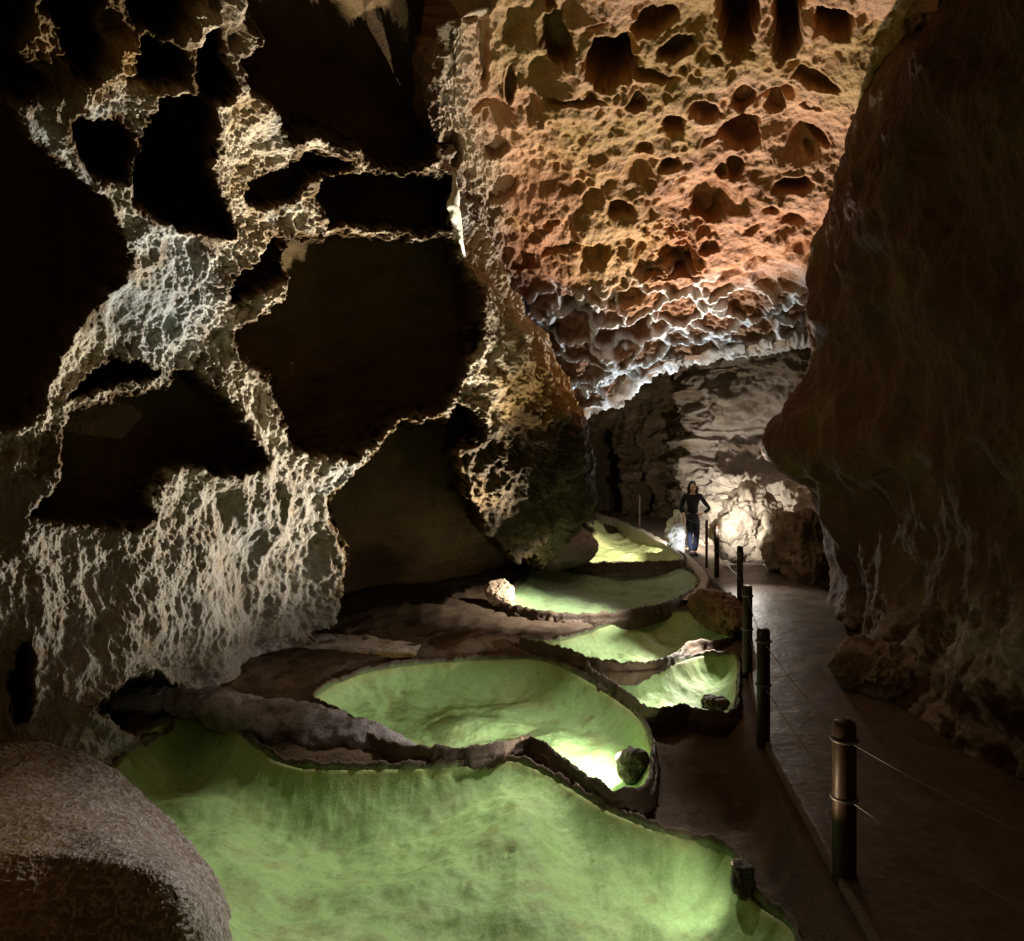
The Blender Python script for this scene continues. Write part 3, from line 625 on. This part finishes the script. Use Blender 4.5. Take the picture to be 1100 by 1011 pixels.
blob('boulder', at(604,606,16.4), (.75,.6,.42), .2, 11, 'wall', (.26,.20,.16), (.16,.11,.08), label='rounded brown rock at the dark shore of the round pool', cat='boulder', sub=6)
blob('boulder', at(537,648,13.6), (.22,.25,.20), .6, 12, 'wall', (.55,.42,.30), (.35,.25,.16), label='small brightly lit craggy rock where the round pool meets the wall', cat='boulder', amp=.5, sub=6)
blob('boulder', at(805,592,17.2), (.75,.55,.68), .1, 13, 'wall', (.60,.52,.42), (.40,.32,.24), label='bright white lit rock bulging beside the walkway behind the posts', cat='boulder', amp=.9, sub=6, box=.3, fine=.12)
blob('boulder', at(836,606,16.2), (.34,.35,.62), -.3, 14, 'wall', (.52,.45,.36), (.34,.27,.20), label='pale upright rock next to the short post across the path', cat='boulder', amp=.7, sub=6, box=.3, fine=.09)
blob('boulder', at(866,618,15.6), (.5,.5,.72), .3, 15, 'wall', (.26,.19,.12), (.17,.11,.06), label='brown rock leaning on the reddish wall at the path bend', cat='boulder', amp=.8, sub=6, box=.3, fine=.1)
blob('boulder', at(942,742,9.3), (.35,.5,.3), .5, 16, 'wall', (.30,.25,.22), (.12,.08,.05), label='broken pale edged rock at the foot of the reddish wall', cat='boulder', amp=.6, sub=6, fine=.07)
blob('boulder', at(772,672,12.4), (.30,.75,.26), .2, 17, 'rim', (.17,.095,.04), (.08,.05,.02), label='brown rock mound between the kerb end and the walkway posts', cat='boulder', amp=.5, sub=6, fine=.08)

blob('boulder', at(729,592,18.6), (.22,.25,.50), .1, 18, 'wall', (.72,.70,.66), (.55,.52,.48), label='white upright rock glowing beside the legs of the woman', cat='boulder', amp=.7, sub=6, fine=.08)
# ---- lamp shields in the pools
def pool_lamp(x, y, Y, size, rot, label, seed):
    loc = at(x, y, Y); root = empty('pool_lamp', loc, label, 'lamp', 'sunken lamps in the pools')
    o = blob('shield', loc, size, rot, seed, 'rim', (.12,.10,.07), (.05,.04,.03), label='', cat='', amp=.6, sub=5, box=.25, fine=.03)
    for k in ('label', 'category'):
        if k in o: del o[k]
    o.parent = root; o.location = (0, 0, 0)
    bm = bmesh.new(); bmesh.ops.create_cone(bm, segments=20, radius1=.05, radius2=.06, depth=.05, cap_ends=True, matrix=Matrix.Translation((-size[0] * .80, 0, size[2] * .6)) @ Matrix.Rotation(PI / 2, 4, 'Y'))
    g = link('lamp_housing', bm_mesh('lamp_housing', bm), M['lampbody']); g.parent = root
pool_lamp(682, 836, 7.75, (.14,.12,.17), .3, 'dark shield of the lamp in the corner of the scalloped green pool', 31)
pool_lamp(768, 760, 9.1, (.16,.10,.07), 0, 'dark wedge shielding the lamp of the small pool by the posts', 32)
pool_lamp(798, 960, 5.75, (.07,.08,.12), .1, 'dark stub shielding the lamp at the edge of the largest pool', 33)

# ---- hanging white drip
def drip():
    K = np.array([P3(487,186,10.4), P3(489,205,10.4), P3(486,222,10.4), P3(490,240,10.45), P3(495,258,10.5), P3(500,276,10.6)])
    K = resample(K, .02); n = len(K); m = 28; t = np.linspace(0, 1, n)
    R = np.interp(t, [0, .2, .42, .62, .85, 1], [.02, .06, .11, .08, .04, .015]); th = np.linspace(0, 2 * PI, m, endpoint=False)
    G = (K[:, None] + R[:, None, None] * np.stack([np.cos(th) * .7, np.sin(th), 0 * th], 1)[None]).reshape(-1, 3)
    G[:, :2] += (fbm(G, 7, 3, 661) * .03)[:, None]
    o = link('stalactite', grid_mesh('stalactite', G, n, m, wrap=True), M['white'])
    tag(o, 'slim white flowstone drip hanging on the crest between the hollows and the rusty ceiling', 'stalactite')
drip()

# ================================================================== RAILING
def post_mesh(r, h, cap=True):
    bm = bmesh.new(); seg = 20
    prof = [(r, -.3), (r, h * .5), (r * .99, h - .03), (r * .93, h - .012), (r * .8, h)]
    rings = [[bm.verts.new((R * math.cos(2 * PI * k / seg), R * math.sin(2 * PI * k / seg), z)) for k in range(seg)] for R, z in prof]
    for a, b_ in zip(rings, rings[1:]):
        for k in range(seg): bm.faces.new((a[k], a[(k + 1) % seg], b_[(k + 1) % seg], b_[k]))
    bm.faces.new(rings[-1]); return bm_mesh('post', bm)
def ring_mesh(r, z):
    bm = bmesh.new(); bmesh.ops.create_circle(bm, segments=8, radius=.012, matrix=Matrix.Translation((r, 0, z)) @ Matrix.Rotation(PI / 2, 4, 'X'))
    e = bm.edges[:]; bmesh.ops.spin(bm, geom=e, cent=(0, 0, 0), axis=(0, 0, 1), angle=2 * PI, steps=20, use_merge=True); return bm_mesh('cable_ring', bm)
POSTS = [(907,938,.078,1.03,'thick post with a golden lit edge beside the largest pool'),
 (820,795,.064,1.08,'dark post at the bend of the path, next beyond the golden edged post'),
 (803,722,.060,1.07,'dark post overlapping its neighbour, level with the small pool by the bank'),
 (795,655,.052,1.05,'dark post standing in front of the white lit patch of path'),
 (770,620,.048,1.05,'dark post directly beside the brightly lit white rock'),
 (759,610,.028,1.0,'thin post close by the feet of the woman'),
 (687,570,.032,.98,'slender grey post behind the yellow green back pool'),
 (656,557,.032,.95,'faint slender post deepest in the dark passage'),
 (1190,1010,.07,1.05,'post at the near end of the cables'),
 (833,612,.045,.62,'short dark post on the far side of the path in front of pale rock')]
tops = []
for i, (x, y, r, h, lab) in enumerate(POSTS):
    if i == 8: b0 = Vector((2.9, 3.6, 0))
    else: b0 = on_path(x, y)
    if i != 8:
        root = empty('rail_post', b0, lab, 'post', 'posts of the rope railing along the path' if i != 9 else None)
        s_ = link('shaft', post_mesh(r, h), M['post']); s_.parent = root
        for zz in ((h - .12, h * .5) if i < 6 else (h - .12,)):
            g = link('cable_ring', ring_mesh(r + .004, zz), M['cable']); g.parent = root
    tops.append((b0, h))
def cable(a, b_, za, zb, sag, name_label):
    p, q = a + Vector((0, 0, za)), b_ + Vector((0, 0, zb)); n = 24; m = 8
    K = np.array([p.lerp(q, k / n) - Vector((0, 0, sag * 4 * (k / n) * (1 - k / n))) for k in range(n + 1)])
    T = np.gradient(K, axis=0); T /= np.linalg.norm(T, axis=1)[:, None]; U = np.cross(T, [0, 0, 1]); U /= np.linalg.norm(U, axis=1)[:, None]; V = np.cross(T, U)
    th = np.linspace(0, 2 * PI, m, endpoint=False); R = .004
    G = K[:, None] + R * (U[:, None] * np.cos(th)[None, :, None] + V[:, None] * np.sin(th)[None, :, None])
    o = link('cable', grid_mesh('cable', G.reshape(-1, 3), n + 1, m, wrap=True), M['cable'])
    tag(o, name_label, 'cable', 'steel cables strung between the posts')
order = [8, 0, 1, 2, 3, 4]; WH = ['from the thick golden edged post out of the picture', 'from the thick golden edged post to the bend post', 'between the bend post and the third post', 'between the third post and the one by the white patch', 'by the white lit patch of path']
for k in range(len(order) - 1):
    a, b_ = tops[order[k]], tops[order[k + 1]]
    cable(a[0], b_[0], a[1] - .12, b_[1] - .12, .04, 'upper steel cable ' + WH[k])
    cable(a[0], b_[0], a[1] * .5, b_[1] * .5, .04, 'lower steel cable ' + WH[k])
cable(tops[6][0], tops[5][0], tops[6][1] - .12, tops[5][1] - .12, .05, 'steel cable running from the slender grey post towards the woman')

# ================================================================== THE WALKER
def skin_obj(name, V, E, R, mat, sub=2, root=0):
    me = bpy.data.meshes.new(name); me.from_pydata(V, E, []); o = bpy.data.objects.new(name, me); C.objects.link(o)
    md = o.modifiers.new('s', 'SKIN'); md.use_smooth_shade = True
    for k, r in enumerate(R):
        sv = me.skin_vertices[0].data[k]; sv.radius = r if isinstance(r, tuple) else (r, r); sv.use_root = (k == root)
    m2 = o.modifiers.new('u', 'SUBSURF'); m2.levels = m2.render_levels = sub
    dg = bpy.context.evaluated_depsgraph_get(); ne = bpy.data.meshes.new_from_object(o.evaluated_get(dg))
    bpy.data.objects.remove(o); ne.name = name; return link(name, ne, M[mat])
def fuse(objs, voxel, name, mat):
    dg = bpy.context.evaluated_depsgraph_get(); bm = bmesh.new()
    for o in objs: bm.from_mesh(o.data)
    for o in objs: bpy.data.objects.remove(o)
    me = bm_mesh(name, bm); o = bpy.data.objects.new(name, me); C.objects.link(o)
    md = o.modifiers.new('r', 'REMESH'); md.mode = 'VOXEL'; md.voxel_size = voxel; md.use_smooth_shade = True
    sm = o.modifiers.new('m', 'SMOOTH'); sm.factor = .5; sm.iterations = 3
    dg = bpy.context.evaluated_depsgraph_get(); ne = bpy.data.meshes.new_from_object(o.evaluated_get(dg)); bpy.data.objects.remove(o)
    ne.name = name; ne.materials.clear(); return link(name, ne, M[mat])
def ell(loc, r, shape=None):
    bm = bmesh.new(); bmesh.ops.create_icosphere(bm, subdivisions=4, radius=1)
    for v in bm.verts:
        if shape: v.co = shape(v.co)
        v.co = Vector((v.co.x * r[0] + loc[0], v.co.y * r[1] + loc[1], v.co.z * r[2] + loc[2]))
    me = bm_mesh('e', bm); o = bpy.data.objects.new('e', me); C.objects.link(o); return o
def person():
    base = on_path(744, 597)
    root = empty('person', base, 'woman in black top and navy trousers standing with a hand on her hip', 'person'); root.scale = (1, 1, 1)
    V = []; E = []; R = []
    def ch(pts, start=None):
        prev = start
        for (co, r) in pts:
            V.append(co); R.append(r); i = len(V) - 1
            if prev is not None: E.append((prev, i))
            prev = i
        return prev
    pel = ch([((.0,0,.88), (.13,.09))])
    waist = ch([((.0,0,1.02), (.09,.065)), ((.0,-.01,1.18), (.10,.075)), ((.0,0,1.30), (.105,.065))], pel)
    neck = ch([((.0,0,1.385), .05), ((.0,-.01,1.44), .045), ((.0,-.01,1.50), .045)], waist)
    sh = waist
    def hand(wrist, d, up):
        d, up = Vector(d).normalized(), Vector(up).normalized(); sd = d.cross(up); w = Vector(V[wrist])
        palm = ch([(tuple(w + d * .035), (.026,.014)), (tuple(w + d * .07), (.034,.013))], wrist)
        for k, (o_, L) in enumerate(((-.027,.065),(-.009,.075),(.009,.07),(.026,.055))):
            b_ = w + d * .085 + sd * o_
            ch([(tuple(b_), .0085), (tuple(b_ + d * L * .5 - up * .008), .008), (tuple(b_ + d * L * .9 - up * .03), .0065)], palm)
        b_ = w + d * .04 - sd * .035
        ch([(tuple(b_), .010), (tuple(b_ + d * .03 - sd * .012), .009), (tuple(b_ + d * .055 - sd * .006 - up * .01), .007)], palm - 1)
    e = ch([((.17,0,1.33), .055), ((.27,.02,1.19), .043), ((.385,.03,1.045), .038), ((.28,-.03,.985), .032), ((.205,-.06,.955), .024)], sh)
    hand(e, (-.9,-.1,-.25), (.1,-1,.2))
    e = ch([((-.17,0,1.33), .055), ((-.215,.02,1.20), .043), ((-.25,.02,1.06), .037), ((-.23,-.03,.94), .031), ((-.215,-.06,.84), .024)], sh)
    hand(e, (.1,-.15,-1), (-1,0,0))
    for s_, kx, fx in ((1,.085,.05),(-1,-.06,-.02)):
        ch([((s_*.08,0,.80), .088), ((kx,-.01,.47), .058), ((kx*.9,.02,.30), .052), ((fx,.02,.09), .036), ((fx,-.05,.04), (.04,.03)), ((fx + s_*.02,-.14,.03), (.042,.022))], pel)
    b = skin_obj('body', V, E, R, 'skin')
    def face(c):
        k = max(0, -c.z); return Vector((c.x * (1 - .30 * k * k), c.y * (1 - .12 * k), c.z))
    b = fuse([b, ell((0, -.015, 1.535), (.070, .090, .112), face), ell((0, -.108, 1.525), (.010, .014, .022)), ell((.07, -.005, 1.53), (.010, .016, .026)), ell((-.07, -.005, 1.53), (.010, .016, .026))], .007, 'body', 'skin'); b.parent = root
    def fp(a): return [tuple(x) for x in a]
    # clothes
    t = skin_obj('top', fp([(0,0,.93),(0,0,1.03),(0,-.01,1.18),(0,0,1.305),(0,0,1.36),(.17,0,1.335),(.27,.02,1.19),(.387,.03,1.043),(.28,-.03,.985),(.235,-.05,.967),(-.17,0,1.335),(-.216,.02,1.20),(-.252,.02,1.06),(-.235,-.03,.95)]),
        [(0,1),(1,2),(2,3),(3,4),(3,5),(5,6),(6,7),(7,8),(8,9),(3,10),(10,11),(11,12),(12,13)],
        [(.15,.105),(.125,.095),(.145,.108),(.15,.098),(.085,.07),.072,.057,.05,.042,.038,.072,.057,.049,.042], 'top'); t.parent = root
    t = skin_obj('trousers', fp([(0,0,1.0),(0,0,.88),(.08,0,.79),(.085,-.01,.47),(.078,.02,.28),(.05,.02,.09),(-.08,0,.79),(-.06,-.01,.47),(-.055,.02,.28),(-.02,.02,.09)]),
        [(0,1),(1,2),(2,3),(3,4),(4,5),(1,6),(6,7),(7,8),(8,9)], [(.128,.1),(.155,.115),.103,.072,.066,.058,.103,.072,.066,.058], 'denim'); t.parent = root
    for fx, s_ in ((.05,1),(-.02,-1)):
        t = skin_obj('shoe', fp([(fx,.05,.05),(fx,-.04,.045),(fx + s_*.022,-.16,.035)]), [(0,1),(1,2)], [(.05,.05),(.05,.042),(.045,.03)], 'shoe'); t.parent = root
    t = skin_obj('hair', fp([(0,.03,1.61),(0,.055,1.55),(0,.065,1.45),(.0,.075,1.33),(.0,.08,1.22),(.085,.0,1.55),(.10,-.0,1.45),(.105,-.03,1.32),(-.085,.0,1.55),(-.10,.0,1.45),(-.105,-.03,1.32)]),
        [(0,1),(1,2),(2,3),(3,4),(0,5),(5,6),(6,7),(0,8),(8,9),(9,10)], [(.075,.07),(.085,.06),(.09,.05),(.09,.04),(.06,.02),(.022,.05),.028,.022,(.022,.05),.028,.022], 'hair')
    t = fuse([t, ell((0, .022, 1.565), (.088, .098, .118)), ell((0, .05, 1.40), (.10, .05, .20))], .009, 'hair', 'hair'); t.parent = root
    for sx in (-1, 1):
        bm = bmesh.new(); bmesh.ops.create_uvsphere(bm, u_segments=10, v_segments=8, radius=.011, matrix=Matrix.Translation((sx * .027, -.098, 1.545)))
        t = link('eye', bm_mesh('eye', bm), M['hair']); t.parent = root
    bm = bmesh.new(); bmesh.ops.create_uvsphere(bm, u_segments=12, v_segments=8, radius=1, matrix=Matrix.Translation((0, -.094, 1.487)) @ Matrix.Diagonal((.022, .006, .006, 1)))
    t = link('mouth', bm_mesh('mouth', bm), plain('lips', (.4, .14, .12), .5)); t.parent = root
person()

# ================================================================== LIGHT: the show cave's lamps, plus unseen spots added to brighten
LK = 1.0
def L3(x, y, Y, dz=0): v = at(x, y, Y); v.z += dz; return v
def spot(loc, tgt, W, col=(1,.9,.75), ang=90, blend=.6, rad=.06):
    l = bpy.data.lights.new('cave_or_fill_spot', 'SPOT'); l.energy = W * LK; l.color = col; l.spot_size = math.radians(ang); l.spot_blend = blend; l.shadow_soft_size = rad
    o = bpy.data.objects.new('cave_or_fill_spot', l); C.objects.link(o); o.location = loc
    o.rotation_euler = (Vector(tgt) - Vector(loc)).to_track_quat('-Z', 'Y').to_euler(); return o
def pt(loc, W, col=(1,.9,.75), rad=.06):
    l = bpy.data.lights.new('cave_lamp', 'POINT'); l.energy = W * LK; l.color = col; l.shadow_soft_size = rad
    o = bpy.data.objects.new('cave_lamp', l); C.objects.link(o); o.location = loc; return o
WARM, NEUT, COOL, ORNG = (1,.82,.6), (1,.93,.82), (.86,.93,1), (1,.72,.45)
# key on the crusted wall, low and from deeper in the cave so that it rakes along the crust
spot((1.35,12.0,.35), at(200,300,8.8), 4000, NEUT, 80, .8, .04)
spot((1.3,12.1,.5), at(280,155,8.8), 3300, WARM, 34, .9, .04)  # narrow spot added to brighten the upper crust
spot((1.3,11.0,.5), at(489,225,10.4), 5000, NEUT, 7, .6, .04)  # tight spot added, without a fixture, to whiten the drip
spot((1.3,11.2,.5), at(548,380,12), 420, WARM, 30, .9, .04)  # weak spot added just for the upper part of the pendant
# rusty ceiling, from low behind the corner of the right wall
spot((4.2,15.9,1.2), at(690,100,11.2), 4100, (1,.83,.69), 66, .8, .05)
# pale band under the lip
spot((3.9,16.9,.9), at(690,360,15.8), 1150, COOL, 110, .8, .05)
# behind the walker, and low in front of the white rocks
pt((3.95,18.75,.95), 1000, NEUT, .05)
spot(L3(772,600,15.4,.5), L3(815,560,17.4), 240, NEUT, 62, .8, .03)
spot(L3(748,610,16.9,.4), L3(730,580,18.6), 170, COOL, 30, .8, .03)  # unseen spot added to brighten the white upright rock
spot(L3(800,600,15.6,.5), on_path(850,655), 100, NEUT, 100, .9, .05)
# pools
spot((1.2,9.6,4.4), L3(430,925,6), 1300, NEUT, 60, .9, .08)  # unseen overhead spot, added to light the largest bed evenly
spot((.9,11.6,4.2), L3(590,745,9.2), 520, NEUT, 36, .6, .08)  # overhead fill added for the middle pools
spot(L3(664,806,7.75,.10), L3(600,812,8.2,-.3), 320, NEUT, 110, .9, .03)
spot(L3(752,748,9.15,.10), L3(690,740,9.6,-.2), 60, NEUT, 120, .9, .03)
spot(L3(784,935,5.75,.08), L3(690,930,6.1,-.2), 26, NEUT, 120, .9, .03)
spot(L3(772,664,11.4,.2), L3(690,690,10.9,-.1), 340, NEUT, 120, .9, .03)
spot(L3(700,606,15.2,1.3), L3(648,583,18.2), 2800, (1,.96,.76), 36, .8, .03)
spot(L3(572,640,13.5,.15), L3(540,640,13.8), 30, WARM, 120, .8, .03)
spot(L3(690,640,12.3,1.5), L3(592,650,13.2,-.2), 1500, NEUT, 62, .9, .03)
# spot added in mid-air for a warm glint on the nearest post
spot(L3(790,900,5.5,.15), L3(900,830,5.45), 35, ORNG, 50, .6, .03)

w = bpy.data.worlds.new('World'); S.world = w; w.use_nodes = True
bg = w.node_tree.nodes['Background']; bg.inputs[0].default_value = (1, .55, .18, 1); bg.inputs[1].default_value = .055

# ================================================================== CAMERA
cam = bpy.data.cameras.new('camera'); co = bpy.data.objects.new('camera', cam); C.objects.link(co); S.camera = co
co.location = (0, 0, CAMZ); co.rotation_euler = (PI / 2, 0, 0)
cam.sensor_width = 36; cam.lens = 36 * F / 1100; cam.shift_y = -(505.5 - HY) / 1100; cam.clip_start = .05; cam.clip_end = 200
S.view_settings.view_transform = 'Standard'; S.view_settings.look = 'None'; S.view_settings.exposure = 0; S.view_settings.gamma = 1
S.cycles.max_bounces = 5; S.cycles.diffuse_bounces = 3; S.cycles.glossy_bounces = 2
S.cycles.use_denoising = True
